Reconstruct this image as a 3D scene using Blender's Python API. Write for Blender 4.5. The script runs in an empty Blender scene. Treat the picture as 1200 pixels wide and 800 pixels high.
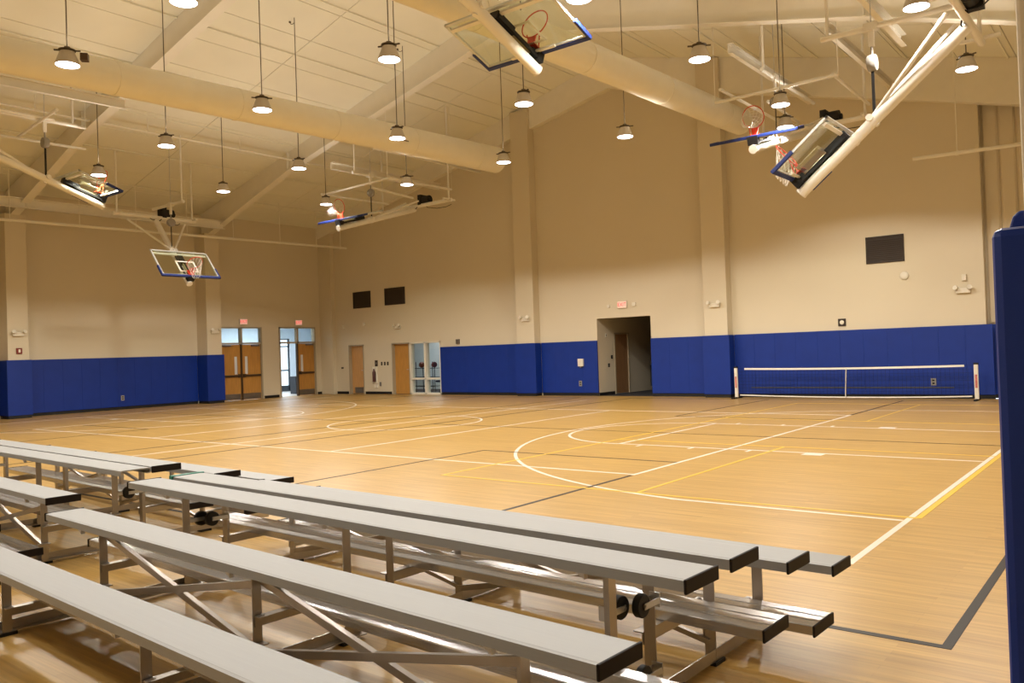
import bpy, math, random
from mathutils import Vector, Matrix
random.seed(7)
scene = bpy.context.scene
COL = scene.collection
PI = math.pi

# ------------------------------------------------------------------ camera, light, exposure
YAW, PITCH, ROLL, FPX, EYE = 0.671042, 0.0124619, -0.0344998, 961.2, 1.540
fw = Vector((-math.sin(YAW) * math.cos(PITCH), math.cos(YAW) * math.cos(PITCH), math.sin(PITCH)))
rt = fw.cross(Vector((0, 0, 1))).normalized()
up = rt.cross(fw)
r2 = rt * math.cos(ROLL) + up * math.sin(ROLL)
u2 = up * math.cos(ROLL) - rt * math.sin(ROLL)
cam_data = bpy.data.cameras.new('camera')
cam_data.sensor_width = 36.0
cam_data.lens = FPX * 36.0 / 1200.0
cam_data.clip_start = 0.05
cam = bpy.data.objects.new('camera', cam_data)
COL.objects.link(cam)
cam.matrix_world = Matrix(((r2.x, u2.x, -fw.x, 0), (r2.y, u2.y, -fw.y, 0), (r2.z, u2.z, -fw.z, EYE), (0, 0, 0, 1)))
scene.camera = cam

world = bpy.data.worlds.new('daylight')
scene.world = world
world.use_nodes = True
bg = world.node_tree.nodes['Background']
bg.inputs[0].default_value = (0.80, 0.90, 1.0, 1)
bg.inputs[1].default_value = 2.6

scene.view_settings.view_transform = 'Standard'
scene.view_settings.look = 'None'
scene.view_settings.gamma = 1.0
scene.view_settings.use_curve_mapping = False
scene.view_settings.exposure = 0.03
LAMP_WATTS = 660.0
CEILING_FILL_WATTS = 46.0
LAMP_COLOR = (1.0, 0.95, 0.875)
LAMP_CONE = math.radians(150)
LAMP_BLEND = 0.17
LENS_GLOW = 9.0

# ------------------------------------------------------------------ geometry helpers
class MB:
    """collects shapes into one mesh"""
    def __init__(s): s.v = []; s.f = []
    def add(s, vs, fs):
        o = len(s.v); s.v += [tuple(p) for p in vs]; s.f += [tuple(i + o for i in f) for f in fs]; return s
    def box(s, x0, x1, y0, y1, z0, z1):
        return s.add([(x0,y0,z0),(x1,y0,z0),(x1,y1,z0),(x0,y1,z0),(x0,y0,z1),(x1,y0,z1),(x1,y1,z1),(x0,y1,z1)],
                     [(0,3,2,1),(4,5,6,7),(0,1,5,4),(1,2,6,5),(2,3,7,6),(3,0,4,7)])
    def bar(s, p, q, w, h, upv=(0,0,1)):
        p = Vector(p); q = Vector(q); d = (q - p).normalized(); a = d.cross(Vector(upv))
        if a.length < 1e-4: a = d.cross(Vector((1,0,0)))
        a.normalize(); b = a.cross(d)
        vs = []
        for c in (p, q):
            for i, j in ((-1,-1),(1,-1),(1,1),(-1,1)): vs.append(c + a*(i*w/2) + b*(j*h/2))
        return s.add(vs, [(0,1,2,3),(7,6,5,4),(0,4,5,1),(1,5,6,2),(2,6,7,3),(3,7,4,0)])
    def tube(s, p, q, r, n=10, r1=None):
        p = Vector(p); q = Vector(q); d = (q - p).normalized()
        a = d.cross(Vector((0,0,1)))
        if a.length < 1e-3: a = d.cross(Vector((1,0,0)))
        a.normalize(); b = d.cross(a); r1 = r if r1 is None else r1
        vs = []
        for c, rr in ((p, r), (q, r1)):
            for k in range(n):
                t = 2*PI*k/n; vs.append(c + a*(rr*math.cos(t)) + b*(rr*math.sin(t)))
        fs = [(k, (k+1) % n, n+(k+1) % n, n+k) for k in range(n)]
        fs += [tuple(range(n-1, -1, -1)), tuple(range(n, 2*n))]
        return s.add(vs, fs)
    def path(s, pts, r, n=6, closed=False):
        m = len(pts)
        for i in range(m if closed else m-1): s.tube(pts[i], pts[(i+1) % m], r, n)
        return s
    def lathe(s, prof, c=(0,0,0), ax=(0,0,1), n=24):
        c = Vector(c); ax = Vector(ax).normalized(); a = ax.orthogonal().normalized(); b = ax.cross(a)
        vs = []
        for r, h in prof:
            for k in range(n):
                t = 2*PI*k/n; vs.append(c + ax*h + a*(r*math.cos(t)) + b*(r*math.sin(t)))
        fs = []
        for i in range(len(prof)-1):
            for k in range(n): fs.append((i*n+k, i*n+(k+1) % n, (i+1)*n+(k+1) % n, (i+1)*n+k))
        fs.append(tuple(range(n-1, -1, -1))); L = (len(prof)-1)*n; fs.append(tuple(range(L, L+n)))
        return s.add(vs, fs)
    def torus(s, c, ax, R, r, n=32, m=8):
        c = Vector(c); ax = Vector(ax).normalized(); a = ax.orthogonal().normalized(); b = ax.cross(a)
        vs = []; fs = []
        for i in range(n):
            t = 2*PI*i/n; d = a*math.cos(t) + b*math.sin(t)
            for j in range(m):
                p = 2*PI*j/m; vs.append(c + d*(R + r*math.cos(p)) + ax*(r*math.sin(p)))
        for i in range(n):
            for j in range(m): fs.append((i*m+j, ((i+1) % n)*m+j, ((i+1) % n)*m+(j+1) % m, i*m+(j+1) % m))
        return s.add(vs, fs)
    def sphere(s, c, r, n=16, m=10, sz=1.0):
        return s.lathe([(max(1e-4, r*math.sin(PI*i/m)), -r*sz*math.cos(PI*i/m)) for i in range(m+1)], c, n=n)
    def prism(s, poly, a0, a1, fn):
        """poly of 2d points, fn(u, v, a) gives the 3d point"""
        n = len(poly); vs = [fn(u, v, a0) for u, v in poly] + [fn(u, v, a1) for u, v in poly]
        fs = [tuple(range(n-1, -1, -1)), tuple(range(n, 2*n))] + [(i, (i+1) % n, n+(i+1) % n, n+i) for i in range(n)]
        return s.add(vs, fs)
    def mesh(s, name, mat, smooth=False):
        me = bpy.data.meshes.new(name); me.from_pydata(s.v, [], s.f)
        import bmesh as bmm
        b = bmm.new(); b.from_mesh(me); bmm.ops.recalc_face_normals(b, faces=b.faces); b.to_mesh(me); b.free()
        if smooth:
            me.polygons.foreach_set('use_smooth', [True]*len(me.polygons)); me.set_sharp_from_angle(angle=math.radians(38))
        me.materials.append(mat); return me

def link(name, me, parent=None, loc=(0,0,0), rz=0.0):
    o = bpy.data.objects.new(name, me); COL.objects.link(o)
    o.location = loc; o.rotation_euler = (0, 0, rz)
    if parent is not None: o.parent = parent
    return o
def build(name, mb, mat, parent=None, smooth=False, loc=(0,0,0), rz=0.0, bevel=0.0):
    o = link(name, mb.mesh(name, mat, smooth), parent, loc, rz)
    if bevel:
        m = o.modifiers.new('bevel', 'BEVEL'); m.width = bevel; m.segments = 2; m.limit_method = 'ANGLE'
    return o
def tag(o, label, cat, group=None):
    o['label'] = label; o['category'] = cat
    if group: o['group'] = group
    return o
def thing(name, label, cat, loc=(0,0,0), rz=0.0, group=None):
    return tag(link(name, None, None, loc, rz), label, cat, group)
def struct(o): o['kind'] = 'structure'; return o
def copy_tree(o, parent=None):
    c = o.copy(); COL.objects.link(c)
    if parent is not None: c.parent = parent
    for ch in list(o.children): copy_tree(ch, c)
    return c
def B(*a): return MB().box(*a)

# ------------------------------------------------------------------ materials
def mat(name, color, rough=0.5, metal=0.0, spec=0.5, bump=0.0, bscale=40.0, var=0.0, vscale=3.0, aniso=None, emit=None):
    m = bpy.data.materials.new(name); m.use_nodes = True; nt = m.node_tree; p = nt.nodes['Principled BSDF']
    p.inputs['Base Color'].default_value = (*color, 1); p.inputs['Roughness'].default_value = rough
    p.inputs['Metallic'].default_value = metal; p.inputs['Specular IOR Level'].default_value = spec
    tc = nt.nodes.new('ShaderNodeTexCoord'); mp = nt.nodes.new('ShaderNodeMapping'); nt.links.new(tc.outputs['Object'], mp.inputs[0])
    if aniso: mp.inputs['Scale'].default_value = aniso
    if var:
        n = nt.nodes.new('ShaderNodeTexNoise'); n.inputs['Scale'].default_value = vscale; n.inputs['Detail'].default_value = 4
        nt.links.new(mp.outputs[0], n.inputs['Vector'])
        r = nt.nodes.new('ShaderNodeMapRange'); r.inputs[1].default_value = 0.3; r.inputs[2].default_value = 0.7
        r.inputs[3].default_value = 1 - var; r.inputs[4].default_value = 1 + var; nt.links.new(n.outputs['Fac'], r.inputs[0])
        h = nt.nodes.new('ShaderNodeHueSaturation'); h.inputs['Color'].default_value = (*color, 1)
        nt.links.new(r.outputs[0], h.inputs['Value']); nt.links.new(h.outputs[0], p.inputs['Base Color'])
    if bump:
        n = nt.nodes.new('ShaderNodeTexNoise'); n.inputs['Scale'].default_value = bscale; n.inputs['Detail'].default_value = 3
        nt.links.new(mp.outputs[0], n.inputs['Vector'])
        b = nt.nodes.new('ShaderNodeBump'); b.inputs['Strength'].default_value = bump; b.inputs['Distance'].default_value = 0.01
        nt.links.new(n.outputs['Fac'], b.inputs['Height']); nt.links.new(b.outputs[0], p.inputs['Normal'])
    if emit:
        p.inputs['Emission Color'].default_value = (*emit[0], 1); p.inputs['Emission Strength'].default_value = emit[1]
    return m
def glass_mat(name, tint, gloss=0.08):
    m = bpy.data.materials.new(name); m.use_nodes = True; nt = m.node_tree; nt.nodes.clear()
    o = nt.nodes.new('ShaderNodeOutputMaterial'); mx = nt.nodes.new('ShaderNodeMixShader')
    t = nt.nodes.new('ShaderNodeBsdfTransparent'); g = nt.nodes.new('ShaderNodeBsdfGlossy')
    lw = nt.nodes.new('ShaderNodeLayerWeight'); pw = nt.nodes.new('ShaderNodeMath'); pw.operation = 'POWER'; pw.inputs[1].default_value = 5.0
    fr = nt.nodes.new('ShaderNodeMath'); fr.operation = 'MULTIPLY_ADD'; fr.inputs[1].default_value = 0.8; fr.inputs[2].default_value = 0.04
    nt.links.new(lw.outputs['Facing'], pw.inputs[0]); nt.links.new(pw.outputs[0], fr.inputs[0])
    t.inputs[0].default_value = (*tint, 1); g.inputs['Roughness'].default_value = 0.03
    nt.links.new(fr.outputs[0], mx.inputs[0]); nt.links.new(t.outputs[0], mx.inputs[1]); nt.links.new(g.outputs[0], mx.inputs[2])
    nt.links.new(mx.outputs[0], o.inputs[0]); return m
def maple():
    m = bpy.data.materials.new('maple_strip_flooring'); m.use_nodes = True; nt = m.node_tree; p = nt.nodes['Principled BSDF']
    tc = nt.nodes.new('ShaderNodeTexCoord')
    br = nt.nodes.new('ShaderNodeTexBrick'); br.inputs['Scale'].default_value = 1.0
    br.inputs['Brick Width'].default_value = 1.1; br.inputs['Row Height'].default_value = 0.057
    br.inputs['Mortar Size'].default_value = 0.0006; br.inputs['Mortar Smooth'].default_value = 0.2
    br.inputs['Color1'].default_value = (0.555, 0.352, 0.104, 1); br.inputs['Color2'].default_value = (0.485, 0.295, 0.082, 1)
    br.inputs['Mortar'].default_value = (0.36, 0.20, 0.06, 1)
    nt.links.new(tc.outputs['Object'], br.inputs['Vector'])
    mp = nt.nodes.new('ShaderNodeMapping'); mp.inputs['Scale'].default_value = (1.6, 34, 1); nt.links.new(tc.outputs['Object'], mp.inputs[0])
    n = nt.nodes.new('ShaderNodeTexNoise'); n.inputs['Scale'].default_value = 1.0; n.inputs['Detail'].default_value = 5
    nt.links.new(mp.outputs[0], n.inputs['Vector'])
    r = nt.nodes.new('ShaderNodeMapRange'); r.inputs[1].default_value = 0.3; r.inputs[2].default_value = 0.7
    r.inputs[3].default_value = 0.83; r.inputs[4].default_value = 1.12; nt.links.new(n.outputs['Fac'], r.inputs[0])
    h = nt.nodes.new('ShaderNodeHueSaturation'); nt.links.new(br.outputs['Color'], h.inputs['Color']); nt.links.new(r.outputs[0], h.inputs['Value'])
    nt.links.new(h.outputs[0], p.inputs['Base Color'])
    p.inputs['Roughness'].default_value = 0.36; p.inputs['Specular IOR Level'].default_value = 0.36
    b = nt.nodes.new('ShaderNodeBump'); b.inputs['Strength'].default_value = 0.10; b.inputs['Distance'].default_value = 0.002
    nt.links.new(n.outputs['Fac'], b.inputs['Height']); nt.links.new(b.outputs[0], p.inputs['Normal'])
    return m

M_floor = maple()
M_wall = mat('cream_wall_paint', (0.66, 0.58, 0.435), 0.72, spec=0.3, bump=0.05, bscale=30, var=0.015, vscale=0.6)
M_ceil = mat('painted_roof_liner', (0.83, 0.80, 0.67), 0.75, spec=0.2, var=0.03, vscale=0.7, bump=0.12, bscale=2.2)
M_ceil_back = mat('roof_seam', (0.50, 0.45, 0.35), 0.8, spec=0.2, var=0.1)
M_beam = mat('cream_steel_paint', (0.80, 0.75, 0.64), 0.55, spec=0.35, var=0.02)
M_duct = mat('painted_duct', (0.80, 0.75, 0.62), 0.5, spec=0.4, var=0.02)
M_white = mat('white_powder_coat', (0.78, 0.74, 0.66), 0.28, spec=0.55, var=0.02)
M_blue = mat('blue_vinyl', (0.006, 0.030, 0.235), 0.45, spec=0.28, bump=0.06, bscale=180, var=0.05)
M_navy = mat('navy_rubber_padding', (0.012, 0.022, 0.10), 0.5, spec=0.4, var=0.05)
M_black = mat('black_rubber', (0.012, 0.011, 0.011), 0.55, spec=0.3, var=0.1)
M_brownblack = mat('dark_end_cap_plastic', (0.012, 0.008, 0.007), 0.6, spec=0.2, var=0.08)
M_teal = mat('teal_end_cap_plastic', (0.01, 0.22, 0.16), 0.35, spec=0.5, var=0.08)
M_seat = mat('anodised_aluminium_seat', (0.33, 0.337, 0.338), 0.55, metal=0.3, spec=0.4, bump=0.03, bscale=60, var=0.02, aniso=(1, 30, 30))
M_foot = mat('mill_aluminium_foot_plank', (0.68, 0.67, 0.66), 0.24, metal=0.85, bump=0.10, bscale=6, var=0.05, aniso=(1, 14, 14))
M_alu = mat('mill_aluminium_angle', (0.42, 0.385, 0.35), 0.36, metal=0.85, bump=0.05, bscale=20, var=0.08)
M_steel = mat('galvanised_steel', (0.55, 0.55, 0.56), 0.35, metal=0.9, var=0.06)
M_grey = mat('grey_reel_casing', (0.28, 0.26, 0.23), 0.5, spec=0.4, var=0.05)
M_dark = mat('dark_louver_metal', (0.045, 0.032, 0.024), 0.6, spec=0.3, var=0.06)
M_wood = mat('oak_door_veneer', (0.50, 0.245, 0.055), 0.42, spec=0.45, var=0.14, vscale=3, aniso=(9, 9, 0.7))
M_woodpink = mat('maple_door_veneer', (0.58, 0.32, 0.12), 0.45, spec=0.4, var=0.12, vscale=3, aniso=(9, 9, 0.7))
M_woodbrown = mat('brown_door_veneer', (0.30, 0.16, 0.07), 0.45, spec=0.4, var=0.12, vscale=3, aniso=(9, 9, 0.7))
M_frame = mat('taupe_door_frame', (0.40, 0.335, 0.23), 0.5, spec=0.4, var=0.03)
M_kick = mat('brushed_kick_plate', (0.22, 0.19, 0.16), 0.4, metal=0.7, var=0.1)
M_bar = mat('bronze_panic_bar', (0.09, 0.055, 0.03), 0.4, metal=0.5, var=0.05)
M_glass = glass_mat('clear_pane', (0.90, 0.94, 0.95))
M_backglass = glass_mat('backboard_pane', (0.93, 0.96, 0.91))
M_hallwall = mat('pale_blue_wall_paint', (0.56, 0.64, 0.70), 0.7, spec=0.3, var=0.02)
M_hallfloor = mat('grey_tile', (0.50, 0.48, 0.45), 0.3, spec=0.5, var=0.05)
M_carpet = mat('dark_carpet', (0.05, 0.05, 0.055), 0.95, spec=0.1, var=0.2, vscale=30)
M_store = mat('dark_storefront_frame', (0.05, 0.06, 0.07), 0.4, metal=0.4, var=0.04)
M_charcoal = mat('charcoal_bin', (0.035, 0.04, 0.05), 0.5, spec=0.4, var=0.05)
M_lw = mat('white_line_paint', (0.86, 0.80, 0.70), 0.32, spec=0.45, var=0.03)
M_ly = mat('yellow_line_paint', (0.85, 0.58, 0.06), 0.32, spec=0.45, var=0.03)
M_lb = mat('black_line_paint', (0.020, 0.014, 0.010), 0.5, spec=0.25, var=0.05)
M_rim = mat('orange_red_enamel', (0.62, 0.055, 0.018), 0.35, spec=0.5, var=0.03)
M_cord = mat('white_nylon_cord', (0.82, 0.78, 0.70), 0.8, spec=0.2, var=0.05)
M_net = mat('black_net_cord', (0.010, 0.010, 0.013), 0.8, spec=0.2, var=0.05)
M_shade = mat('lamp_reflector_housing', (0.52, 0.46, 0.38), 0.45, spec=0.4, var=0.03)
M_rod = mat('lamp_rod_metal', (0.10, 0.075, 0.045), 0.5, metal=0.4, var=0.05)
M_lens = mat('glowing_lens', (0.9, 0.9, 0.9), 0.4, var=0.01, emit=((1.0, 0.95, 0.98), LENS_GLOW))
M_signred = mat('lit_red_letters', (0.8, 0.05, 0.04), 0.5, var=0.01, emit=((1.0, 0.06, 0.05), 0.8))
M_signwhite = mat('lit_sign_face', (0.8, 0.55, 0.45), 0.5, var=0.01, emit=((1.0, 0.62, 0.52), 0.35))
M_offwhite = mat('off_white_plastic', (0.74, 0.69, 0.58), 0.45, spec=0.4, var=0.02)
M_redbox = mat('red_alarm_plastic', (0.20, 0.022, 0.016), 0.45, spec=0.4, var=0.04)
M_ball = mat('basketball_leather', (0.20, 0.05, 0.025), 0.6, spec=0.3, var=0.1, vscale=30)
M_officewall = mat('pale_grey_office_paint', (0.60, 0.62, 0.60), 0.7, spec=0.3, var=0.02)
M_officefill = mat('office_fill_panel', (0.9, 0.9, 0.9), 0.5, var=0.01, emit=((0.90, 0.95, 1.0), 26.0))
M_hallfill = mat('hall_fill_panel', (0.9, 0.9, 0.9), 0.5, var=0.01, emit=((0.86, 0.93, 1.0), 14.0))

# ------------------------------------------------------------------ the setting
XL, XR, YG, YN = -28.48, 1.25, 22.77, -5.0
RIDGE_X, RIDGE_Z, SLOPE = -13.65, 10.85, 0.25
def zroof(x): return RIDGE_Z - SLOPE * abs(x - RIDGE_X)

floor = struct(build('floor', B(XL-0.3, XR+0.3, YN-0.3, YG+0.02, -0.2, 0.0), M_floor))

def strips(mb, breaks, holes, top, put):
    """a wall split into upright strips around its openings: holes = (a0, a1, z0, z1)"""
    for a, b in zip(breaks[:-1], breaks[1:]):
        z = 0.0; mid = (a+b)/2
        for h in sorted([h for h in holes if h[0] < mid < h[1]], key=lambda h: h[2]):
            if h[2] > z + 1e-4: put(mb, a, b, z, h[2], h[2])
            z = h[3]
        put(mb, a, b, z, top(a), top(b))
# left wall (runs along Y) with two door openings
LH = [(17.76, 19.64, 0, 2.88), (20.46, 22.30, 0, 2.88)]
wl = MB()
strips(wl, [YN-0.3, 17.76, 19.64, 20.46, 22.30, YG+0.3], LH, lambda a: zroof(XL)+0.15,
       lambda mb, a, b, z0, za, zb: mb.box(XL-0.25, XL, a, b, z0, za))
wall_left = struct(build('wall_left', wl, M_wall))
# gable wall (runs along X)
GH = [(-26.87, -25.93, 0, 2.05), (-24.25, -21.56, 0, 2.05), (-14.51, -12.53, 0, 2.52)]
wg = MB()
def put_g(mb, a, b, z0, za, zb):
    mb.add([(a,YG,z0),(b,YG,z0),(b,YG,zb),(a,YG,za),(a,YG+0.25,z0),(b,YG+0.25,z0),(b,YG+0.25,zb),(a,YG+0.25,za)],
           [(0,1,2,3),(7,6,5,4),(0,4,5,1),(1,5,6,2),(2,6,7,3),(3,7,4,0)])
strips(wg, [XL-0.25, -26.87, -25.93, -24.25, -21.56, -14.51, RIDGE_X, -12.53, -3.36], GH, lambda a: zroof(a)+0.15, put_g)
wall_gable = struct(build('wall_far', wg, M_wall))
wr = MB()
def put_set_back(mb, a, b, z0, za, zb):
    mb.add([(a,YG+0.30,z0),(b,YG+0.30,z0),(b,YG+0.30,zb),(a,YG+0.30,za),(a,YG+0.5,z0),(b,YG+0.5,z0),(b,YG+0.5,zb),(a,YG+0.5,za)],
           [(0,1,2,3),(7,6,5,4),(0,4,5,1),(1,5,6,2),(2,6,7,3),(3,7,4,0)])
put_set_back(wr, -3.36, XR+0.25, 0, zroof(-3.36)+0.15, zroof(XR)+0.15)
wr.box(-3.40, -3.36, YG+0.24, YG+0.5, 0, zroof(-3.4)+0.1)
wall_recess = struct(build('wall_far_recess', wr, M_wall))
for k in range(13):                                    # upright ribbed metal panels in the recess
    x = -3.33 + 0.36*k
    build('panel', MB().prism([(0, 0), (0.34, 0), (0.34, 0.02), (0.30, 0.055), (0.04, 0.055), (0, 0.02)], 1.85, zroof(x)-0.05,
          lambda u, v, a, x=x: (x+u, YG+0.30-v, a)), M_wall, wall_recess)
wall_right = struct(build('wall_right', B(XR, XR+0.25, YN-0.3, YG+0.5, 0, zroof(XR)+0.15), M_wall))
wn = MB()
for a, b in ((XL-0.25, RIDGE_X), (RIDGE_X, XR+0.25)):
    wn.add([(a,YN-0.25,0),(b,YN-0.25,0),(b,YN-0.25,zroof(b)+.15),(a,YN-0.25,zroof(a)+.15),(a,YN,0),(b,YN,0),(b,YN,zroof(b)+.15),(a,YN,zroof(a)+.15)],
           [(3,2,1,0),(4,5,6,7),(0,1,5,4),(1,2,6,5),(2,3,7,6),(3,0,4,7)])
wall_near = struct(build('wall_near', wn, M_wall))

# roof: two slopes of liner panels between the frames
cb = MB()
for a, b in ((XL-0.3, RIDGE_X), (RIDGE_X, XR+0.3)):
    cb.prism([(a, zroof(a)+0.012), (b, zroof(b)+0.012), (b, zroof(b)+0.25), (a, zroof(a)+0.25)], YN-0.3, YG+0.55, lambda u, v, y: (u, y, v))
ceiling = struct(build('ceiling', cb, M_ceil_back))
FRAMES = [-3.1, 3.65, 10.40, 17.10]
ybreaks = [YN, -3.1, 0.28, 3.65, 7.0, 10.40, 13.75, 17.10, 19.8, YG+0.28]
NP = 12
for side in (-1, 1):
    half = (RIDGE_X - XL) if side < 0 else (XR - RIDGE_X)
    w = half / NP
    for j in range(len(ybreaks)-1):
        y0, y1 = ybreaks[j] + 0.012, ybreaks[j+1] - 0.012
        mesh = MB().prism([(0.012, -SLOPE*0.012), (w-0.012, -SLOPE*(w-0.012)), (w-0.012, -SLOPE*(w-0.012)-0.016), (0.012, -SLOPE*0.012-0.016)],
                          y0, y1, lambda u, v, y: (side*u, y, v)).mesh('ceiling_panel', M_ceil)
        for i in range(NP):
            link('ceiling_panel', mesh, ceiling, (RIDGE_X + side*w*i, 0, RIDGE_Z + 0.012 - SLOPE*w*i))
# purlin shadows lines: slim purlins under the liner
pm = {}
for i in range(1, 7):
    for side in (-1, 1):
        x = RIDGE_X + side*2.2*i
        build('purlin', MB().box(x-0.02, x+0.02, YN, YG, zroof(x)-0.045, zroof(x)-0.012), M_ceil, ceiling)

# rigid frames: tapered rafters, deeper at the knee
def rafter(y, name='rafter'):
    def low(x):
        d = abs(x - RIDGE_X)
        if d < 9.25: return 10.05 - 0.232*d
        return 7.90 - 0.318*(d - 9.25)
    xs = [XL+0.02, XL+0.75, RIDGE_X-9.25, RIDGE_X, RIDGE_X+9.25, XR-0.02]
    web = MB()
    for a, b in zip(xs[:-1], xs[1:]):
        web.prism([(a, low(a)), (b, low(b)), (b, zroof(b)), (a, zroof(a))], y-0.008, y+0.008, lambda u, v, yy: (u, yy, v))
    o = build(name, web, M_beam, ceiling)
    fl = MB()
    for a, b in zip(xs[:-1], xs[1:]):
        fl.prism([(a, low(a)-0.02), (b, low(b)-0.02), (b, low(b)), (a, low(a))], y-0.13, y+0.13, lambda u, v, yy: (u, yy, v))
    build('flange', fl, M_beam, o)
    st = MB()
    for d in (9.25, -9.25):
        x = RIDGE_X + d; st.box(x-0.008, x+0.008, y-0.12, y+0.12, low(x), zroof(x)-0.03)
    build('stiffener', st, M_beam, o)
for y in FRAMES: rafter(y)
def end_low(x):
    d = abs(x - RIDGE_X)
    return 9.86 - (0.215 if x < RIDGE_X else 0.262)*d
eb = MB()
for a, b in ((XL+0.02, RIDGE_X), (RIDGE_X, -3.36), (-3.36, XR-0.02)):
    eb.prism([(a, min(end_low(a), zroof(a)-.3)), (b, min(end_low(b), zroof(b)-.3)), (b, zroof(b)-0.01), (a, zroof(a)-0.01)], YG-0.22, YG+0.01, lambda u, v, y: (u, y, v))
build('end_beam', eb, M_beam, ceiling)
# wall columns
def column(parent, x0, x1, y0, y1, z1, name='column'):
    return build(name, B(x0, x1, y0, y1, 0, z1), M_wall, parent, bevel=0.01)
column(wall_left, XL-0.02, -27.80, 10.10, 10.70, 6.35)
column(wall_left, XL-0.02, -27.80, 16.82, 17.42, 6.35)
column(wall_left, XL-0.02, -27.80, 3.35, 3.95, 6.35)
column(wall_left, XL-0.02, -27.68, 22.58, YG+0.02, 6.9)
column(wall_gable, -17.58, -16.82, 22.42, YG+0.02, zroof(-17.58)-0.02)
column(wall_gable, -10.56, -9.84, 22.42, YG+0.02, zroof(-9.84)-0.02)
# eave struts tying the frames along the left side
def eave(y0, y1):
    b = MB().box(-27.02, -26.98, y0, y1, 6.40, 6.70).box(-27.02, -26.84, y0, y1, 6.68, 6.70).box(-27.02, -26.84, y0, y1, 6.40, 6.42)
    return build('eave_strut', b, M_beam, ceiling)
eave(3.66, 10.39); eave(10.41, 17.09)
# skirting
def skirting(name, *a): return struct(build(name, B(*a), M_black))
skirting('baseboard_left', XL-0.01, XL+0.018, 19.70, 20.40, 0.001, 0.11)
skirting('baseboard_left_corner', XL-0.01, XL+0.018, 22.36, 22.575, 0.001, 0.11)
skirting('baseboard_far', -27.66, -26.93, YG-0.018, YG+0.01, 0.001, 0.11)
skirting('baseboard_far_middle', -25.87, -24.31, YG-0.018, YG+0.01, 0.001, 0.11)

# ------------------------------------------------------------------ rooms beyond the openings
# entrance hall past the left doors, open to the daylight through a glazed front
struct(build('floor_hall', B(-33.6, XL-0.24, 16.5, 27.2, -0.2, 0.0), M_hallfloor))
hw = MB()
hw.box(-33.6, -33.4, 16.5, 23.40, 0, 3.2).box(-33.6, -33.4, 24.62, 27.2, 0, 3.2).box(-33.6, -33.4, 23.40, 24.62, 2.55, 3.2)
hw.box(-33.6, XL-0.25, 16.3, 16.5, 0, 3.2).box(-33.6, XL-0.25, 27.0, 27.2, 0, 3.2)
hw.box(XL-0.30, XL-0.25, YG+0.25, 27.2, 0, 3.2)
struct(build('wall_hall', hw, M_hallwall))
struct(build('ceiling_hall', B(-33.6, XL-0.24, 16.3, 27.2, 3.2, 3.3), M_hallwall))
sf = struct(build('window_1', MB().box(-33.53, -33.45, 23.40, 23.46, 0, 2.55).box(-33.53, -33.45, 24.56, 24.62, 0, 2.55).box(-33.53, -33.45, 23.40, 24.62, 2.14, 2.2)
     .box(-33.53, -33.45, 23.40, 24.62, 2.5, 2.56).box(-33.53, -33.45, 23.40, 24.62, 0.0, 0.28), M_store))
build('push_bar', B(-33.44, -33.40, 23.46, 24.56, 0.98, 1.05), M_store, sf)
build('pane', B(-33.50, -33.48, 23.46, 24.56, 0.28, 2.14), M_glass, sf)
build('pane', B(-33.50, -33.48, 23.46, 24.56, 2.20, 2.50), M_glass, sf)
hl = build('fill_panel', B(-32.0, -30.0, 20.4, 23.6, 3.15, 3.20), M_hallfill); tag(hl, 'unseen panel added to light the hall past the half open doors', 'light')  # glowing panel added out of view to brighten the hall
bin_t = thing('waste_bin', 'dark charcoal floor bin standing in the bright hall past the open door', 'bin', (-30.3, 22.58, 0))
build('body', MB().prism([(-0.22, -0.15), (0.22, -0.15), (0.22, 0.15), (-0.22, 0.15)], 0.0, 0.74, lambda u, v, a: (u*(0.92+0.1*a), v*(0.92+0.1*a), a)), M_charcoal, bin_t, bevel=0.012)
build('rim', B(-0.235, 0.235, -0.165, 0.165, 0.745, 0.78), M_charcoal, bin_t, bevel=0.008)
# office past the gable window
struct(build('floor_office', B(-27.2, -20.2, YG+0.02, 27.2, -0.2, 0.0), M_carpet))
struct(build('wall_office', MB().box(-27.2, -20.2, 26.4, 26.6, 0, 2.8).box(-27.4, -27.2, YG+0.25, 26.6, 0, 2.8).box(-20.2, -20.0, YG+0.25, 26.6, 0, 2.8), M_officewall))
struct(build('ceiling_office', B(-27.4, -20.0, YG+0.25, 26.6, 2.8, 2.9), M_officewall))
ol = build('fill_panel', B(-24.9, -23.7, 24.6, 25.2, 2.76, 2.80), M_officefill)  # added fill for the office, glows above the window's sight line
tag(ol, 'unseen panel added to light the office behind the inside window', 'light')
# corridor past the dark doorway
M_corr = mat('shade_toned_corridor_paint', (0.16, 0.125, 0.085), 0.7, spec=0.2, var=0.03)  # wall colour darkened to put the corridor's dimness into the paint
struct(build('floor_corridor', B(-14.9, -10.3, YG+0.02, 33.2, -0.2, 0.0), M_carpet))
struct(build('wall_corridor', MB().box(-14.76, -14.51, YG+0.25, 23.80, 0, 2.7).box(-14.76, -14.51, 24.76, 33.0, 0, 2.7).box(-14.76, -14.51, 23.80, 24.76, 2.06, 2.7), M_wall))
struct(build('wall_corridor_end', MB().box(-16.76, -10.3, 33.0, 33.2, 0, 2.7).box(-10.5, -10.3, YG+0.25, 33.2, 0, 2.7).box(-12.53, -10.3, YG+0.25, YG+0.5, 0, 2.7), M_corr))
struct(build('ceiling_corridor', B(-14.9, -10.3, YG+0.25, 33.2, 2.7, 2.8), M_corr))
skirting('baseboard_corridor', -14.512, -14.49, YG+0.02, 23.74, 0.001, 0.10)

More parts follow.
